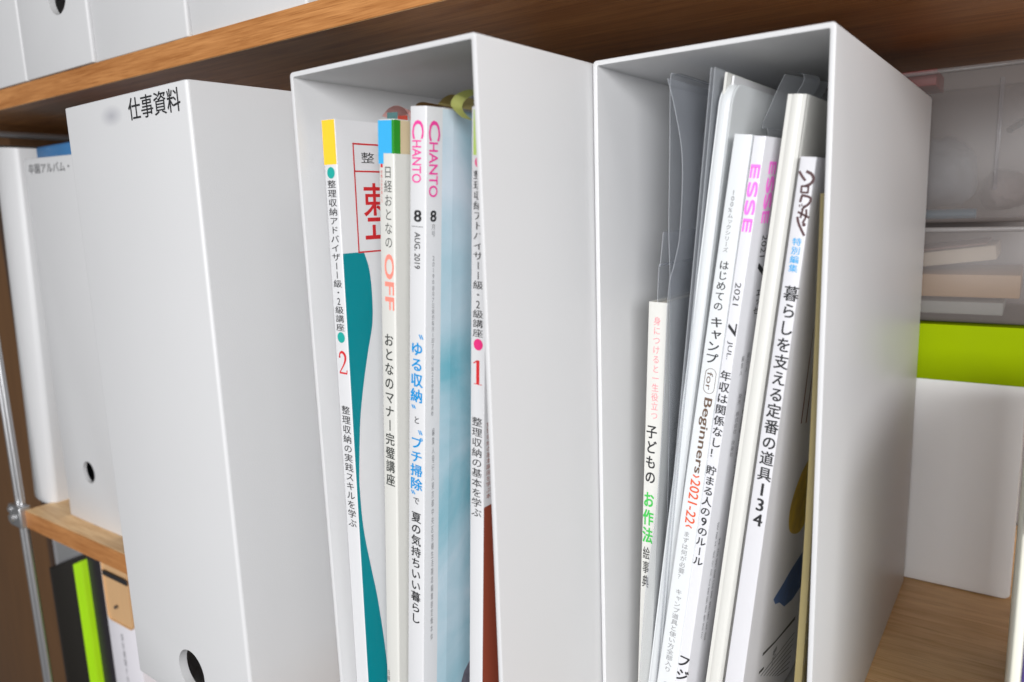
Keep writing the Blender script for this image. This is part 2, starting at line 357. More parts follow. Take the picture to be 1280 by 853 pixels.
# ------------------------------------------------------------------ magazines
class Book:
    def __init__(s, name, label, cat, bx, v, u, z, phi, L, tt, tb, depth, cover, pages=PAGES, group=None, bow=0.0, rnd=.5, corner=0, flare=0):
        yaw = bx.rotation_euler.z; o = Vector(bx.location); e = Vector((math.cos(yaw), math.sin(yaw), 0)); n = Vector((-math.sin(yaw), math.cos(yaw), 0))
        loc = o+e*u*MM+n*v*MM+Vector((0, 0, (z+.1)*MM))
        s.root = empty(name, label, cat, loc, (0, phi, yaw), group); s.flare = lambda y: flare*max(0, min(1, (y-.5)/13.5)); s.L = L; s.tt = tt; s.tb = tb; s.D = depth
        T = lambda h: tb+(tt-tb)*h/L
        s.T = T
        # cover: one folded sheet (side, spine, side), thin but with real thickness
        R = []
        n_h = 14; c = .35; AA = list(range(0, 91, 9)) if rnd > 1 else [0, 30, 60, 90]
        def prof(h):
            t = T(h); q = rnd; b = bow*math.sin(math.pi*h/L)
            o_ = corner-math.sqrt(max(0, corner**2-max(0, h-(L-corner))**2)) if corner else 0
            out = [(b, depth), (b, q)]+[(b+q-q*math.cos(math.radians(a)), q-q*math.sin(math.radians(a))) for a in AA[1:]]+[(b+t-q+q*math.sin(math.radians(a)), q-q*math.cos(math.radians(a))) for a in AA[:-1]]+[(b+t, q)]+([(b+t+flare*.5, 7.25), (b+t+flare, 14)] if flare else [])+[(b+t+flare, depth)]
            inn = [(b+t+flare-c, depth)]+([(b+t+flare-c, 14), (b+t+flare*.5-c, 7.25)] if flare else [])+[(b+t-c, c+.1), (b+c, c+.1), (b+c, depth)]
            return [(p[0], min(depth, p[1]+o_), h) for p in out+inn]
        hs = [L*i/n_h for i in range(n_h)]+[L-corner+corner*math.sin(math.radians(a)) for a in range(0, 91, 9)] if corner else [L*i/n_h for i in range(n_h+1)]
        s.cover = link('cover', loft([prof(h) for h in sorted(hs)]), cover, s.root, ang=50)
        bm = bmesh.new()
        P = [(c+.02, c+.15+corner), (None, c+.15+corner), (None, depth-1.5), (c+.02, depth-1.5)]
        rings = [[((T(h)-c-.02 if p[0] is None else p[0])+bow*math.sin(math.pi*h/L), p[1], h) for p in P] for h in (.6, L*.25, L*.5, L*.75, L-.5)]
        link('pages', loft(rings), pages, s.root, smooth=False)
        s.bow = lambda h: bow*math.sin(math.pi*max(0, min(h, L))/L)
    def spine(s, off=.10): return Ink(lambda x, h: (x+s.bow(h), -off, h))
    def face(s, off=.10, sc=1): return Ink(lambda y, h: (s.T(h)+s.bow(h)+s.flare(y*sc)+off, y*sc, h), (1, 0, 0))

# ---- second box
adv2 = Book('textbook', 'thin white textbook with yellow spine top and teal curve on its cover, red number 2', 'book', b2, 6, 4.4, 3.2, .0221, 296.9, 8.1, 8.3, 210, PAPER)
i = adv2.spine(.06); i.rect(.1, 8.0, 278.6, 296.8); i.done('yellow_band', YEL, adv2.root)
i = adv2.spine(); i.disc(4.1, 275.2, 2.4); i.disc(4.2, 204.4, 2.4); i.done('dot', TEALDOT, adv2.root)
i = adv2.spine(); i.vert('整理収納アドバイザー1級・2級講座', 4.15, 272.4, 207, 5.6, .003); i.vert('整理収納の実践スキルを学ぶ', 4.3, 173.5, 115, 5.8, .003); i.done('lettering', INK, adv2.root)
def two(i, x, h0, h1, w):
    hh = h0-h1; P = smooth_curve([(x-.38*w, h0-.26*hh), (x-.25*w, h0-.06*hh), (x+.02*w, h0-.0*hh), (x+.3*w, h0-.12*hh), (x+.33*w, h0-.32*hh), (x+.1*w, h0-.58*hh), (x-.4*w, h1+.06*hh)], 5)
    n = len(P); i.stroke(P, [.09*w+.16*w*(math.sin(math.pi*k/(n-1)))**1.5 for k in range(n)]); i.rect(x-.42*w, x+.42*w, h1, h1+.08*hh); i.disc(x-.32*w, h0-.22*hh, .09*w, .06*hh); i.stroke([(x+.42*w, h1+.02*hh), (x+.46*w, h1+.2*hh)], .1*w)
def one(i, x, h0, h1, w):
    hh = h0-h1; i.rect(x-.12*w, x+.12*w, h1+.03*hh, h0); i.rect(x-.32*w, x+.32*w, h1, h1+.03*hh); i.stroke([(x-.34*w, h0-.14*hh), (x-.05*w, h0-.02*hh)], .08*w)
i = adv2.spine(); two(i, 4.2, 197.8, 187.9, 5.6); i.done('number', RED, adv2.root)
i = adv2.face(.08)
cv = smooth_curve([(12.2, 241.2), (14.9, 232.8), (15.7, 220.1), (14.9, 208.7), (11.8, 197.8), (8.0, 183.3), (4.6, 166.3), (2.4, 145), (1.9, 133.9), (2.7, 115.0), (5.6, 96), (8.7, 78), (11.4, 55), (12.8, 35), (14, 3)], 5)
for a, b in zip(cv, cv[1:]): i.poly([(.3, a[1]), a, b, (.3, b[1])])
i.done('teal_curve', TEAL, adv2.root)
i = adv2.face(.09)
for q in (((9.4, 241.2), (9.4, 287.4)), ((9.0, 287.4), (60, 287.4)), ((9.2, 275.9), (60, 275.9)), ((9.0, 241.2), (60, 241.2)), ((60, 241), (60, 287.4))): i.stroke(q, .7)
i.horiz('整', 13.5, 38, 246.5, 271, .0); i.done('red_frame', RED, adv2.root)
i = adv2.face(.09); i.horiz('整 理 収', 13.6, 42, 279.4, 284, .0); i.done('title', INK, adv2.root)

nik = Book('magazine', 'magazine with blue and green spine top, salmon lettering, between the textbook and the pink-lettered magazine', 'magazine', b2, 8, 21.6, 3.6, .0721, 294.6, 8.8, 7.9, 210, WARMW, rnd=.9)
i = nik.spine(.05); i.rect(.0, 7.6, 281.5, 294.2); i.rect(.0, 2.9, 277.4, 281.5); i.done('blue_band', BBLUE, nik.root)
i = nik.spine(.05); i.rect(7.6, 8.8, 281.4, 294.3); i.done('green_band', DGREEN, nik.root)
i = nik.face(.05); i.rect(0, 3.6, 281.4, 294.3); i.done('green_band', DGREEN, nik.root)
i = nik.face(.05); i.rect(3.6, 9, 281.4, 294.3); i.done('beige_band', BEIGE, nik.root)
i = nik.spine(); i.vert('日経おとなの', 5.3, 277.0, 243.5, 4.6); i.vert('おとなのマナー完璧講座', 4.6, 208.5, 139.5, 5.6, .009); i.vert('日経', 1.6, 47, 41, 1.8); i.done('lettering', mat('soft_black_ink', (.05, .055, .05, 1), .5), nik.root)
i = nik.spine(); i.rot('OFF', 2.8, 8.0, 241.2, 218.5, .012); i.done('title', SALMON, nik.root)
i = nik.spine(); i.vert('特集人生を楽しむ', 1.7, 275, 262, 1.0); i.rect(1.2, 2.4, 276, 277.4); i.done('small_lettering', RED, nik.root)

ch = Book('magazine', 'magazine with pink sideways lettering on its white spine and a pale blue cover', 'magazine', b2, 6, 36.8, 3.8, .0875, 297.5, 8.4, 9.7, 210, PAPER, flare=1.2)
i = ch.face(.05)
for k in range(6): i.rect([8.3, 14, 40, 80, 120, 160][k], [14, 40, 80, 120, 160, 209][k], .5, 297)
BCOV = bpy.data.materials.new('pale_blue_photo'); BCOV.use_nodes = True; nt = BCOV.node_tree; b = nt.nodes['Principled BSDF']; b.inputs['Roughness'].default_value = .3
tc = nt.nodes.new('ShaderNodeTexCoord'); n = nt.nodes.new('ShaderNodeTexNoise'); n.inputs['Scale'].default_value = 13; n.inputs['Detail'].default_value = 6; n.inputs['Distortion'].default_value = .6
r = nt.nodes.new('ShaderNodeValToRGB'); r.color_ramp.elements[0].position = .36; r.color_ramp.elements[0].color = srgb(112, 175, 190); r.color_ramp.elements[1].position = .64; r.color_ramp.elements[1].color = srgb(202, 213, 222)
nt.links.new(tc.outputs['Object'], n.inputs[0]); nt.links.new(n.outputs[0], r.inputs[0]); nt.links.new(r.outputs[0], b.inputs['Base Color'])
i.done('cover_photo', BCOV, ch.root)
i = ch.face(.08); i.poly([(22, 30), (27, 42), (36, 50), (60, 54), (60, 10), (30, 10)]); i.done('dark_print', mat('grey_photo', srgb(110, 105, 115), .35, noise=.5, nscale=300), ch.root)
i = ch.spine(); i.rot('C', 1.3, 7.2, 292.3, 285.6, .006); i.rot('HANTO', 1.3, 6.0, 285.0, 269.2, .006); i.done('title', PINK, ch.root)
i = ch.face(sc=.82); i.rot('C', 1.6, 8.4, 292.3, 285.0, .006); i.rot('HANTO', 1.8, 7.2, 284.4, 264.0, .006); i.done('title', PINK, ch.root)
i = ch.spine(); i.horiz('8', 2.6, 6.2, 254.4, 258.8, .014); i.rect(1.2, 7.2, 252.4, 252.6); i.rot('AUG. 2019', 2.8, 5.8, 250.3, 236, .006)
i.vert('と', 4.6, 175.2, 171.4, 3.6, .006); i.vert('で', 4.6, 139.3, 135.4, 3.8, .006); i.vert('夏の気持ちいい暮らし', 4.7, 132.4, 78.7, 5.8, .010); i.done('lettering', INK, ch.root)
i = ch.spine(); i.vert('ゆる収納', 4.4, 206.8, 180.5, 7.0, .012); i.vert('プチ掃除', 4.6, 166.4, 141.8, 7.0, .012)
for h in (209, 168.5): i.marks.append((len(i.v), len(i.f))); i.stroke([(5.6, h+.6), (6.6, h-1.2)], .6); i.stroke([(6.7, h+.6), (7.7, h-1.2)], .6)
for h in (178.6, 140.6): i.marks.append((len(i.v), len(i.f))); i.stroke([(1.7, h+.9), (2.7, h-.6)], .6); i.stroke([(2.8, h+.9), (3.8, h-.6)], .6)
i.done('blue_lettering', BLUE, ch.root)
i = ch.face(sc=.82); i.horiz('8', 3.0, 6.4, 254.6, 258.8, .014); i.done('lettering', INK, ch.root)
i = ch.face(sc=.82); i.vert('月号', 4.8, 253.8, 248.6, 2.6); i.vert('2019年8月7日発売毎月1回7日発行第25巻第8号通巻', 5.0, 241.5, 175, 1.7); i.vert('編集人発行人東京都中央区京橋生活雑誌編集部定価本体', 5.8, 170, 70, 1.8); i.done('small_lettering', GREY, ch.root)

adv1 = Book('textbook', 'thin white textbook with yellow-green spine top and brown cover, red number 1', 'book', b2, 12, 69.2, 3.4, .0637, 295.0, 7.0, 7.0, 205, PAPER)
i = adv1.spine(.05); i.rect(1.0, 6.9, 277.8, 294); i.done('green_band', YGREEN, adv1.root)
i = adv1.spine(); i.disc(4.0, 275.2, 2.2); i.disc(3.9, 206.3, 2.3); i.done('dot', MAGENTA, adv1.root)
i = adv1.spine(); i.vert('整理収納アドバイザー1級・2級講座', 3.7, 272.5, 209, 5.3, .003); i.vert('整理収納の基本を学ぶ', 3.6, 177, 134, 5.5, .003); i.done('lettering', INK, adv1.root)
i = adv1.spine(); one(i, 3.8, 200, 190.2, 6.5); i.done('number', RED, adv1.root)
i = adv1.face(.06); i.rect(.4, 205, 3, 139); i.done('brown_print', BROWN, adv1.root)
i = adv1.face(.06); i.vert('整理収納の基本講座を学ぶ本', 3.2, 175, 142, 3.2); i.done('cover_and_reflected_lettering', BROWN, adv1.root)

# sticky notes curling out of the magazine tops
def strip(name, label, m, pts, width_vec, parent_box, thick=.25):
    """curled paper strip: a smooth path in box coordinates, extruded sideways"""
    P = smooth_curve(pts, 6); W = Vector(width_vec)
    bm = bmesh.new(); A = [bm.verts.new(Vector(p)*MM) for p in P]; B = [bm.verts.new((Vector(p)+W)*MM) for p in P]
    for k in range(len(P)-1): bm.faces.new((A[k], A[k+1], B[k+1], B[k]))
    bmesh.ops.solidify(bm, geom=bm.faces[:], thickness=thick*MM)
    o = link(name, bm_me(bm), m, None); o.location = parent_box.location; o.rotation_euler = parent_box.rotation_euler; tag(o, label, 'sticky note'); return o
NP = mat('pink_note', srgb(240, 195, 190), .7, noise=.05); NO = mat('olive_note', srgb(185, 172, 115), .7, noise=.06); NT = mat('tan_note', srgb(160, 125, 75), .7, noise=.06); NY = mat('lime_note', srgb(205, 208, 130), .7, noise=.05); NG = mat('teal_note', srgb(95, 140, 140), .7)
strip('sticky_note', 'pink sticky note curling over the blue and green topped magazine', NP, [(36, 17, 300.2), (40, 17, 302.8), (45, 17, 303.4), (49, 17.5, 301.4), (50.6, 18, 297.5), (50.8, 18, 293)], (.5, 9, -2.2), b2)
strip('sticky_note', 'small grey-green sticky note standing below the pink one', NG, [(39.5, 16, 292), (39.8, 16, 298), (40.4, 15.6, 301.0)], (4, 2, 0), b2)
strip('sticky_note', 'red sticky tab under the curled pink note', mat('red_note', srgb(190, 70, 50), .7), [(45, 17, 292), (45, 17, 299.3)], (4.0, 1.5, 0), b2)
strip('sticky_note', 'brown sticky note lying bent above the pink-lettered magazine', NT, [(55, 16, 299.5), (56.5, 16, 302.4), (60, 16, 303), (66, 15, 301.5), (73, 14, 299.6)], (1, 13, -.6), b2)
strip('sticky_note', 'olive sticky note arching above the pale blue magazine cover', NO, [(62, 22, 302), (66, 22, 304.6), (70.5, 22, 305.2), (74, 21, 303), (77, 20, 299)], (1, 10, -.6), b2)
strip('sticky_note', 'lime yellow sticky note curled into a hook beside the yellow-green textbook', NY, [(83, 12, 294.6), (79.4, 12, 297.6), (77.6, 12.5, 300.2), (79, 13.5, 303), (83.5, 15, 304.6), (89, 16, 303.8), (93, 16, 301.5)], (.8, 5.5, -.9), b2)

# ---- third box
kid = Book('picture_book', 'short white book with pink, black and green lettering behind the clear sheet', 'book', b3, 14, 10.7, 3.2, .0357, 215.2, 8.7, 6.4, 180, WARMW)
i = kid.spine(); i.vert('身につけると一生役立つ', 4.4, 209, 161.5, 3.6); i.done('pink_lettering', KPINK, kid.root)
i = kid.spine(); i.vert('子どもの', 3.4, 159.5, 130.5, 5.4, .012); i.vert('絵事典', 2.6, 99.9, 78.3, 3.6, .003); i.done('lettering', INK, kid.root)
i = kid.spine(); i.vert('お作法', 3.0, 127.5, 101.0, 5.4, .016); i.done('green_lettering', GREEN, kid.root)

i = kid.face(); i.vert('子どもの', 22, 158, 129, 24); i.vert('お作法', 22, 124, 98, 24, .01); i.vert('絵事典', 22, 92, 60, 24, .01); i.done('cover_and_reflected_lettering', mat('pale_reflection', (.42, .46, .40, 1), .5), kid.root)  # ghost reflection in the clear film, painted as pale lettering on this cover
camp = Book('magazine', 'white magazine with brown and orange sideways lettering, left of the pink-lettered pair', 'magazine', b3, 8, 19.9, 4.2, .1328, 284.4, 7.1, 9.1, 210, mat('cool_white_cover', (.66, .68, .69, 1), .35, noise=.02), rnd=.6)
i = camp.spine(); i.vert('100%ムックシリーズ', 3.2, 263.4, 238.5, 2.3, .006); i.vert('まずは何が必要？', 4.2, 115.3, 91, 3.0); i.vert('キャンプ道具と使い方全部入り', 4.4, 86.5, 42.7, 3.4); i.vert('まずは', 4.4, 38, 28, 3.0); i.done('grey_lettering', LGREY, camp.root)
i = camp.spine(); i.vert('はじめての', 3.6, 235.6, 214.5, 4.2, .006); i.vert('キャンプ', 3.9, 212.5, 192, 5.6, .010); i.done('lettering', INK, camp.root)
i = camp.spine(); i.rot('for', 3.1, 5.6, 188.6, 180.8); i.rot('Beginners', 2.4, 6.8, 177.3, 143.2, .008)
cap = rrect(2.3, 6.9, 179.4, 190.2, 2.2, 5)
for a, b in zip(cap, cap[1:]+cap[:1]): i.stroke([a, b], .22)
i.done('brown_lettering', mat('warm_brown_ink', srgb(96, 74, 58), .5), camp.root)
i = camp.spine(); i.rot('2021-22', 2.6, 6.9, 140, 119.2, .006); i.rot('›', 3.2, 6, 142.2, 141, .01); i.rot('‹', 3.2, 6, 118.4, 117.2, .01); i.done('orange_lettering', ORANGE, camp.root)

es = Book('magazine', 'glossy white magazine with pale magenta sideways capitals on spine and cover edge', 'magazine', b3, 9, 28.5, 3.7, .1289, 283.5, 4.7, 5.2, 210, mat('glossy_white_cover', (.67, .67, .70, 1), .25, .6, noise=.01), rnd=.5, flare=3.2)
i = es.spine()
# the hand-cut title letters, E S S E turned clockwise
def hand_word(i, x0, x1, h0, h1):
    p = (h0-h1)/4
    for k, c in enumerate('ESSE'):
        a = h0-p*(k+.08); b = h0-p*(k+.86)
        w_ = x1-x0; q = a-b
        if c == 'E':
            i.poly([(x0, a-.02*q), (x1, a), (x1, a-.24*q), (x0, a-.26*q)])
            for xa in (x0, x0+.38*w_, x1-.24*w_): i.poly([(xa, a-.2*q), (xa+.24*w_, a-.2*q), (xa+.22*w_, b+.04*q), (xa+.0*w_, b)])
        else: i.stroke(smooth_curve([(x1-.16*w_, b+.0*q), (x1-.08*w_, b+.4*q), (x1-.16*w_, a-.1*q), (x1-.38*w_, a-.06*q), (x0+.5*w_, (a+b)/2), (x0+.34*w_, b+.08*q), (x0+.14*w_, b+.1*q), (x0+.08*w_, (a+b)/2), (x0+.16*w_, a)], 5), .26*w_)
hand_word(i, .6, 4.4, 273.5, 245.8); i.done('title', EPINK, es.root)
i = es.face(sc=.6); hand_word(i, 9, 17.5, 275, 249.5); i.done('title', EPINK, es.root)
i = es.spine(); i.rot('2021', 1.2, 3.6, 226.6, 217.4); i.rot('7', .8, 4.3, 209.8, 204.8, .01); i.rot('JUL.', 1.3, 3.7, 202.4, 194.6)
i.vert('年収は関係なし！', 2.7, 190.1, 150.7, 4.8, .009); i.vert('貯まる人の9のルール', 2.5, 147.7, 99.6, 4.7, .009); i.vert('フジテ', 2.6, 54.5, 32, 6.0, .014, slant=.25); i.done('lettering', INK, es.root)
i = es.face(sc=.6); i.rot('2021', 13.5, 19.5, 245.9, 237.0); i.rot('7', 13.5, 22.5, 234.6, 229.0, .02); i.vert('エッセ', 19, 224.2, 212.7, 6.5, .006); i.done('lettering', INK, es.root)
i = es.face(sc=.6); i.vert('発行 株式会社 フジテレビジョン', 22.8, 179.8, 135, 4.4); i.vert('発売 株式会社 扶桑社', 15.5, 179.0, 150, 4.4); i.vert('編集人', 12, 196, 187, 3.2); i.vert('発行人', 18.2, 197, 188, 3.2); i.vert('二〇二一年七月号毎月一回七日発行雑誌', 29, 190, 95, 2.6); i.vert('昭和平成令和定期郵便物認可', 12, 120, 60, 2.4); i.vert('本誌掲載記事無断転載', 17, 112, 58, 2.4); i.done('small_lettering', GREY, es.root)

ro = Book('booklet', 'tall cream white booklet with a smooth rounded spine, right of the magenta-lettered magazine', 'booklet', b3, 10, 42.3, 3.9, .1158, 297.1, 7.5, 8.1, 205, CREAM, pages=WARMW, rnd=3.6)
cro = Book('magazine', 'thick white magazine with brown brush lettering and blue characters, beside the olive notebook', 'magazine', b3, 7, 52.0, 4.0, .1134, 273.5, 5.9, 8.3, 210, mat('cool_white_paper', (.64, .635, .66, 1), .38, noise=.02))
i = cro.spine()
T0 = cro.T
def strk(i, P, wd): i.stroke(smooth_curve(P, 5), wd)
# brush-drawn title characters
strk(i, [(.4, 268.2), (1.7, 266.4), (3.1, 264.9)], 0.92); strk(i, [(2.9, 268.3), (4.9, 267.4), (5.9, 265.7), (5.2, 264.0), (3.4, 262.9)], 1.09)
for q in (((2.1, 262.9), (4.5, 262.9)), ((4.5, 263.1), (4.6, 260.4)), ((2.1, 260.6), (4.7, 260.6)), ((2.1, 263.1), (2.1, 260.4))): strk(i, q, .75)
strk(i, [(2.7, 259.6), (2.3, 257.0)], 0.86); strk(i, [(2.5, 259.6), (5.7, 258.9), (5.6, 256.8), (3.7, 255.0)], 0.92)
for q in (((2.2, 256.1), (2.5, 255.2)), ((3.0, 256.4), (3.2, 255.5)), ((4.1, 256.0), (3.2, 254.2))): strk(i, q, .45)
for q in (((2.0, 253.4), (6.4, 251.6)), ((3.7, 255.0), (3.3, 251.2)), ((4.9, 254.6), (5.2, 252.0), (4.3, 249.4))): strk(i, q, .8)
strk(i, [(2.1, 251.6), (3.0, 249.0), (5.6, 244.8)], 0.92); i.disc(4.9, 248.9, .7)
i.done('title', LOGOBR, cro.root)
i = cro.spine(); i.vert('特別編集', 3.3, 244.0, 230.6, 3.5, .008); i.done('blue_lettering', LBLUE, cro.root)
i = cro.spine(); i.vert('暮らしを支える定番の道具134', 4.0, 226.0, 124.5, 5.8, .010, fill=.93); i.done('lettering', INK, cro.root)
i = cro.face(.06)
for a, b in (((33.5, 204), (36.5, 161)), ((43.3, 192), (45.5, 159)), ((52.3, 179.5), (55.2, 157.7))): i.stroke([a, b], [.7, 1.8])
i.done('pencil_print', mat('rust_print', srgb(125, 60, 50), .4), cro.root)
i = cro.face(.05)
i.poly(smooth_curve([(70, 137), (52, 133), (40, 121), (43, 108), (56, 100), (70, 97), (82, 102), (84, 120), (80, 132), (70, 137)], 4)[:-1]); i.done('ochre_print', mat('ochre_print', srgb(225, 185, 70), .4, noise=.5, nscale=120), cro.root)
i = cro.face(.05); i.poly([(98, 86), (84, 80), (60, 79), (46, 77), (33, 76), (38, 71), (46, 68), (57.5, 60), (74, 56), (96, 56), (110, 60)]); i.done('denim_print', mat('denim_print', srgb(88, 116, 170), .4, noise=.4, nscale=200), cro.root)
i = cro.face(.05); i.stroke([(28, 49.6), (50, 44.5), (88, 38)], [1.6, 1.2, 2.2]); i.stroke([(26, 41), (34, 39)], 1.4)
for k in range(7): i.stroke([(30+k*6, 37-k*3.6), (92, 27-k*3.6)], .5)
i.vert('暮らし', 52, 40, 30, 8); i.done('dark_print', mat('faded_black_ink', (.06, .055, .055, 1), .5), cro.root)
ye = Book('notebook', 'thin olive kraft notebook with brown lined cover against the right wall of the box', 'notebook', b3, 6, 84.6, 3.1, .0235, 259.0, 2.3, 3.2, 180, bow=1.6, cover=mat('olive_kraft', srgb(150, 136, 92), .6, noise=.08, nscale=120), pages=BEIGE, rnd=.2)
i = ye.face(.05); i.rect(.3, 175, 2, 257); i.done('brown_print', mat('dark_brown_print', srgb(72, 52, 38), .5, noise=.2), ye.root)
i = ye.face(.09)
for k in range(22): i.stroke([(.4, 12+k*9.5), (8, 15.5+k*9.5), (20, 15+k*9.5)], .45)
i.done('white_lines', mat('white_lines', (.6, .6, .58, 1), .5), ye.root)

# folders in the third box
def boxed(name, label, cat, bx):
    o = empty(name, label, cat, bx.location, bx.rotation_euler); return o
fo = Book('document_folder', 'milky white document folder with rounded corner and papers, leaning left of the magazines', 'folder', b3, 12, 14.2, 3.4, .1182, 305.5, 5.5, 6.5, 205, mat('milky_plastic', (.63, .65, .66, 1), .3, noise=.02), pages=WARMW, rnd=2.4, corner=9)
o = box('paper_sheet', WARMW, fo.root, 1.0, 2.0, 1.5, 200, 3, 309.3, .1, 1)
o = box('paper_sheet', PAPER, fo.root, 2.4, 3.4, 6, 200, 3, 308.5, .1, 1)
def film(name, parent, front, depth_v, zoff, m, me_edge=True, umove=0, thick=.3, clear_of=None):
    """film sheet: front edge polyline (u,v,z) running down, going back depth_v"""
    P = smooth_curve(front, 6); bm = bmesh.new(); K = 6; rows = []
    for p in P:
        rows.append([bm.verts.new(Vector((max(p[0]+umove*k/K, clear_of(p[2]) if clear_of and k else -99), p[1]+(depth_v*k/K if k != 1 or not clear_of else 5), p[2]+zoff*k/K))*MM) for k in range(K+1)])
    for a, b in zip(rows, rows[1:]):
        for k in range(K): bm.faces.new((a[k], a[k+1], b[k+1], b[k]))
    o = link(name, bm_me(bm), m, parent)
    if me_edge:
        bm = bmesh.new(); prev = None
        for j, p in enumerate(P):
            q = Vector(p); ring = [bm.verts.new((q+Vector((math.cos(a)*.17, math.sin(a)*.17, 0)))*MM) for a in (0, 1.57, 3.14, 4.71)]
            if prev: [bm.faces.new((prev[k], prev[(k+1) % 4], ring[(k+1) % 4], ring[k])) for k in range(4)]
            prev = ring
        e = link('edge', bm_me(bm), EDGE, o)
    return o
cf = boxed('clear_folder', 'thin clear plastic folder with rounded corner, standing in front of the short picture book', 'folder', b3)
film('back_sheet', cf, [(31.5, 19, 313.2), (29.4, 15.6, 312.8), (28.5, 14, 310), (28.2, 14, 278.5), (27.8, 14, 249.3), (28.2, 14.5, 222), (26.2, 18, 150), (21.5, 20, 20)], 180, 0, FILM)
film('front_sheet', cf, [(29.5, 9, 310.5), (32.5, 10, 297), (35.5, 10, 277.8), (34.6, 10, 248.7), (32.1, 10, 235.3), (29.3, 10, 221.7), (27.4, 10, 175.7), (23.5, 10, 122.8), (18.2, 10, 82.0), (14.6, 10, 33.9), (12.5, 10, 4)], 190, 0, FILM, umove=2, clear_of=lambda z: 17.2+9.6*min(1, z/215)+1.0)
cf = boxed('clear_folder', 'narrow clear plastic pocket rising behind the top of the short picture book', 'folder', b3)
film('sheet', cf, [(24.9, 15, 248.6), (23.5, 15, 235), (22.2, 15, 221), (18, 15, 100), (14, 20, 6)], 90, 0, FILM)
cf = boxed('clear_folder', 'clear plastic sleeve with straight edge touching the milky white folder', 'folder', b3)
film('front_sheet', cf, [(47.3, 10, 312.5), (41.5, 10, 247), (35.8, 10, 183.8), (29.3, 10, 110), (23.3, 10, 37.1), (20, 10, 4)], 200, 0, FILM2, umove=-3)
film('back_sheet', cf, [(48.7, 10.5, 312.5), (43, 10.5, 247), (37.2, 10.5, 183.8), (30.6, 10.5, 110), (24.4, 10.5, 37.1), (21, 10.5, 4)], 200, 0, FILM2, umove=-3)
cf = boxed('clear_folder', 'bent grey translucent index sheet poking up behind the magenta-lettered magazine', 'folder', b3)
film('sheet', cf, [(64.3, 50, 312.6), (61, 50, 306), (57.5, 50, 298), (55.4, 50, 293), (55.6, 50, 291), (57.8, 50, 287), (54, 50, 250), (40, 50, 120)], 34, -1, FILM2, umove=10)
film('tab', cf, [(68, 52, 313), (71, 52, 312), (71.5, 52, 309), (69.5, 52, 305.5), (66, 52, 300)], 14, 0, FILM2, umove=3)

# ------------------------------------------------------------------ right rear of the shelf
ct = empty('storage_box', 'white storage box with lime green lid at the back right of the shelf', 'storage box', (0, 0, 0))
bm = bmesh.new(); 
link('body', loft([[(p[0], y, p[1]) for p in rrect(225+i_, 338-i_, 0.5+i_, 150, 4.0, 5)] for y, i_ in ((268.4, .8), (269.4, 0), (385, 0), (386, .8))]), mat('white_box_plastic', (.88, .88, .88, 1), .6, noise=.03, nscale=14), ct)
link('lid', loft([[(p[0], y, p[1]) for p in rrect(224.5, 342+i_*0, 142.2, 178.5, 2, 4)] for y, i_ in ((267.2, .8), (268.2, 0), (386, 0))]), mat('lime_plastic', srgb(136, 158, 0), .7, .05, noise=.03), ct)
def clear_case(label, x0, x1, y0, y1, z0, z1, rim=3):
    r = empty('clear_case', label, 'plastic case')
    bm = bmesh.new(); add_box(bm, x0, x1, y0, y1, z0, z1, 3, 3)
    f = [q for q in bm.faces if q.calc_center_median().z > (z1-.5)*MM and abs(q.normal.z) > .9]; bmesh.ops.delete(bm, geom=f, context='FACES')
    link('body', bm_me(bm), BOXCL, r)
    RIM = clear('case_rim', (.34, .32, .31, 1), .32, .2)
    box('rim', RIM, r, x0-2, x1+2, y0-2, y0, z1-rim, z1, .8); box('rim', RIM, r, x1, x1+2, y0, y1, z1-rim, z1, .8)
    return r
c1 = clear_case('lower clear plastic case holding slabs of card, on the lime green lid', 226, 343, 271, 385, 179.6, 240)
c2 = clear_case('upper clear plastic case with a grey-blue bundle inside, under the shelf above', 226, 336, 274, 385, 242.5, 337)
box('highlight_strip', clear('highlight_film', (.4, .38, .38, 1), .15, .1), c2, 312, 314, 272.2, 274, 262, 328, .4)  # added pale strip standing in for a vertical highlight on the case front
def slab(name, label, cat, m, x0, x1, y0, y1, z0, z1, tilt=0):
    o = box(name, m, None, x0-(x0+x1)/2, x1-(x0+x1)/2, 0, y1-y0, 0, z1-z0, .6, 2); o.location = ((x0+x1)/2*MM, y0*MM, z0*MM); o.rotation_euler = (0, -math.radians(tilt), 0); return tag(o, label, cat)
slab('card_slab', 'pale grey-white card slab lying lowest in the lower clear case', 'card', mat('pale_card', srgb(150, 152, 145), .7, noise=.08), 238, 322, 276, 360, 184.5, 192.5)
slab('wood_slab', 'tan wooden slab, middle of the three in the lower clear case', 'wood slab', mat('tan_wood', srgb(172, 138, 98), .6, noise=.08, nscale=50, stretch=(1, 8, 8)), 238, 330, 275, 360, 195.5, 210)
slab('paper_stack', 'tilted cream paper stack with brown top sheet, topmost in the lower clear case', 'paper', mat('cream_card', srgb(172, 158, 138), .7, noise=.05), 235, 317, 276, 350, 214.5, 223.5, 7)
slab('brown_sheet', 'brown sheet on top of the tilted cream paper stack in the clear case', 'paper', mat('brown_card', srgb(120, 90, 80), .7), 237, 311, 277, 350, 224.2, 225.4, 7)
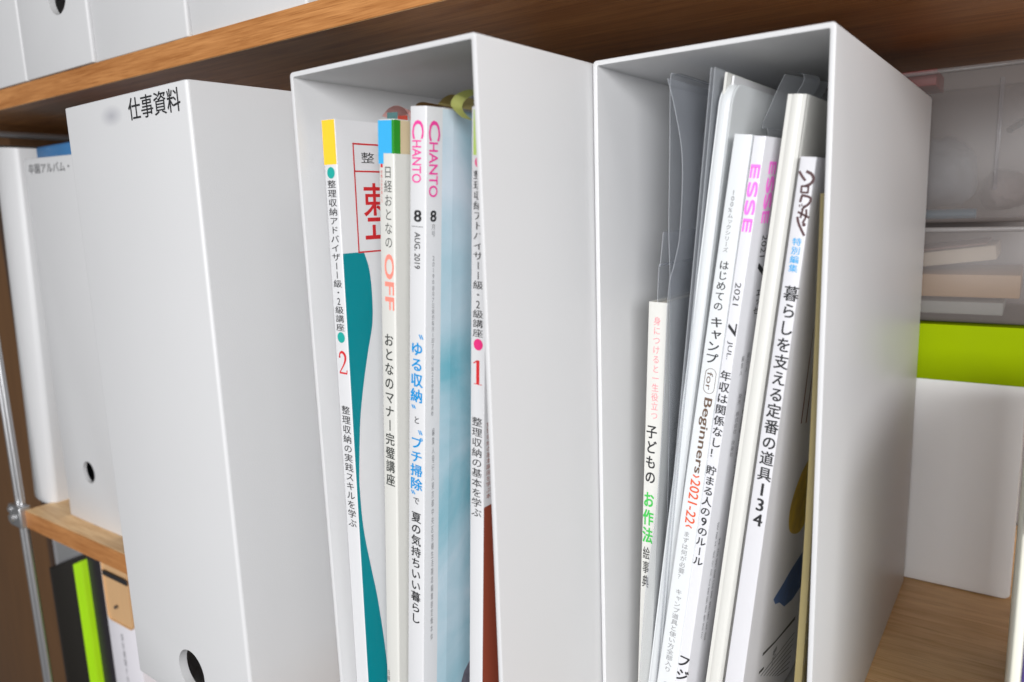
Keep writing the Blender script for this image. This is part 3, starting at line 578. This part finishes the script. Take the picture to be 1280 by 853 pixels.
# grey-blue bundle
def blob(name, label, cat, m, loc, r, sc, seed):
    rnd = random.Random(seed); bm = bmesh.new(); bmesh.ops.create_icosphere(bm, subdivisions=4, radius=1)
    from mathutils import noise
    for v in bm.verts:
        d = 1+.22*noise.noise(v.co*1.6+Vector((seed, 0, 0)))+.07*noise.noise(v.co*5); v.co = Vector((v.co.x*sc[0], v.co.y*sc[1], v.co.z*sc[2]))*d*MM
    bmesh.ops.translate(bm, verts=bm.verts, vec=Vector(loc)*MM); return tag(link(name, bm_me(bm), m, None), label, cat)
blob('cloth_bundle', 'dark grey-blue cloth bundle inside the upper clear case', 'cloth', mat('grey_blue_cloth', srgb(92, 98, 104), .8, noise=.3, nscale=60), (276, 330, 274), 1, (25, 30, 24), 3)
blob('cloth_bundle', 'reddish grey cloth bundle at the right inside the upper clear case', 'cloth', mat('mauve_cloth', srgb(110, 98, 96), .8, noise=.3, nscale=60), (316, 345, 262), 1, (14, 25, 14), 9)
slab('red_case', 'small red plastic case lying at the top of the clear case', 'case', mat('red_plastic', srgb(170, 35, 32), .4, noise=.1), 250, 277, 285, 330, 329, 339)
o = rod('marker_pen', mat('teal_plastic', srgb(20, 80, 100), .35), None, (268, 280, 244.5+3.4), (304, 279, 244.5+3.4), 3.2); tag(o, 'teal marker pen lying on the bottom of the upper clear case', 'pen')
o = rod('marker_pen', mat('black_plastic', (.02, .02, .02, 1), .35), None, (318, 276, 297), (338, 300, 312), 2.0); tag(o, 'black pen leaning in the upper right corner of the upper clear case', 'pen')
# slim binders at the right edge
slab('slim_book', 'slim book with cream spine at the right edge, in front of the lime-lidded box', 'book', mat('cream_spine', srgb(222, 220, 205), .5, noise=.02), 338.0, 340.8, -15, 160, .4, 158)
vb = empty('binder', 'dark violet binder at the extreme right edge, beside the slim cream book', 'binder', (.3411, -.012, .0004))
VM = mat('violet_spine', srgb(70, 52, 125), .4, noise=.05)
box('spine', VM, vb, 0, 45, 0, 3, 0, 166, .8); box('cover', VM, vb, 0, 2.4, 3.1, 215, 0, 166, .8); box('cover', VM, vb, 42.6, 45, 3.1, 215, 0, 166, .8); box('paper_block', WARMW, vb, 3, 42, 5, 210, 4, 160, .5)

# ------------------------------------------------------------------ lower bay
LZ = -377.9
slab('black_case', 'flat black case standing leftmost under the shelf board', 'case', mat('black_case', (.022, .018, .016, 1), .6), -468, -464, 30, 300, LZ, -82)
slab('grey_panel', 'grey translucent panel standing behind the black cases under the shelf board', 'panel', mat('grey_panel', (.42, .43, .45, 1), .5, noise=.1, nscale=30), -470, -300, 310, 314, LZ, -40)
slab('side_board', 'light grey board at the far left under the shelf, left of the black case', 'board', mat('grey_board', (.30, .30, .31, 1), .6, noise=.08), -482, -475, 42, 300, LZ, -30)
lf = empty('lime_folder', 'lime green folder standing upright between two black cases under the shelf board', 'folder', (0, 0, 0))
LM = mat('lime_folder_plastic', srgb(165, 215, 20), .4, noise=.06, nscale=40, stretch=(30, 1, 1))
for k in range(4): box('leaf', LM, lf, -413+k*3.2, -410.4+k*3.2, 30+k*.8, 240, LZ, -64+k*1.5, .6)
slab('folding_card', 'cream card showing above the lime green folder', 'card', WARMW, -409, -401, 60, 240, LZ, -46)
slab('black_case', 'black case standing between the lime folder and the white case with wooden plate', 'case', mat('black_case_two', (.016, .012, .018, 1), .45), -396, -362, 36, 300, LZ, -30)
wc = empty('white_case', 'white case with a rounded wooden plate and faint grey writing, under the shelf board', 'case', (0, 0, 0))
box('body', mat('white_case', (.70, .68, .72, 1), .5, noise=.02), wc, -357, -304, 30, 260, LZ, -22, 1)
link('plate', loft([[(p[0], y, p[1]) for p in rrect(-350+q, -306-q, -101+q, -24, 5, 5)] for y, q in ((29, .6), (28, .6), (27.6, 0), (29.6, 0))][::-1]), mat('pale_wood_plate', srgb(205, 165, 120), .5, noise=.08, nscale=30, stretch=(6, 6, 1)), wc)
box('slot', INK, wc, -347, -304, 26.4, 27.3, -56, -51, .4)
rod('rivet', DSTEEL, wc, (-331, 26, -84), (-331, 28, -84), 1.6)
i = Ink(lambda x, z: (x, 29.85, z)); i.vert('保存書類その他', -333, -112, -172, 5); i.done('lettering', LGREY, wc)
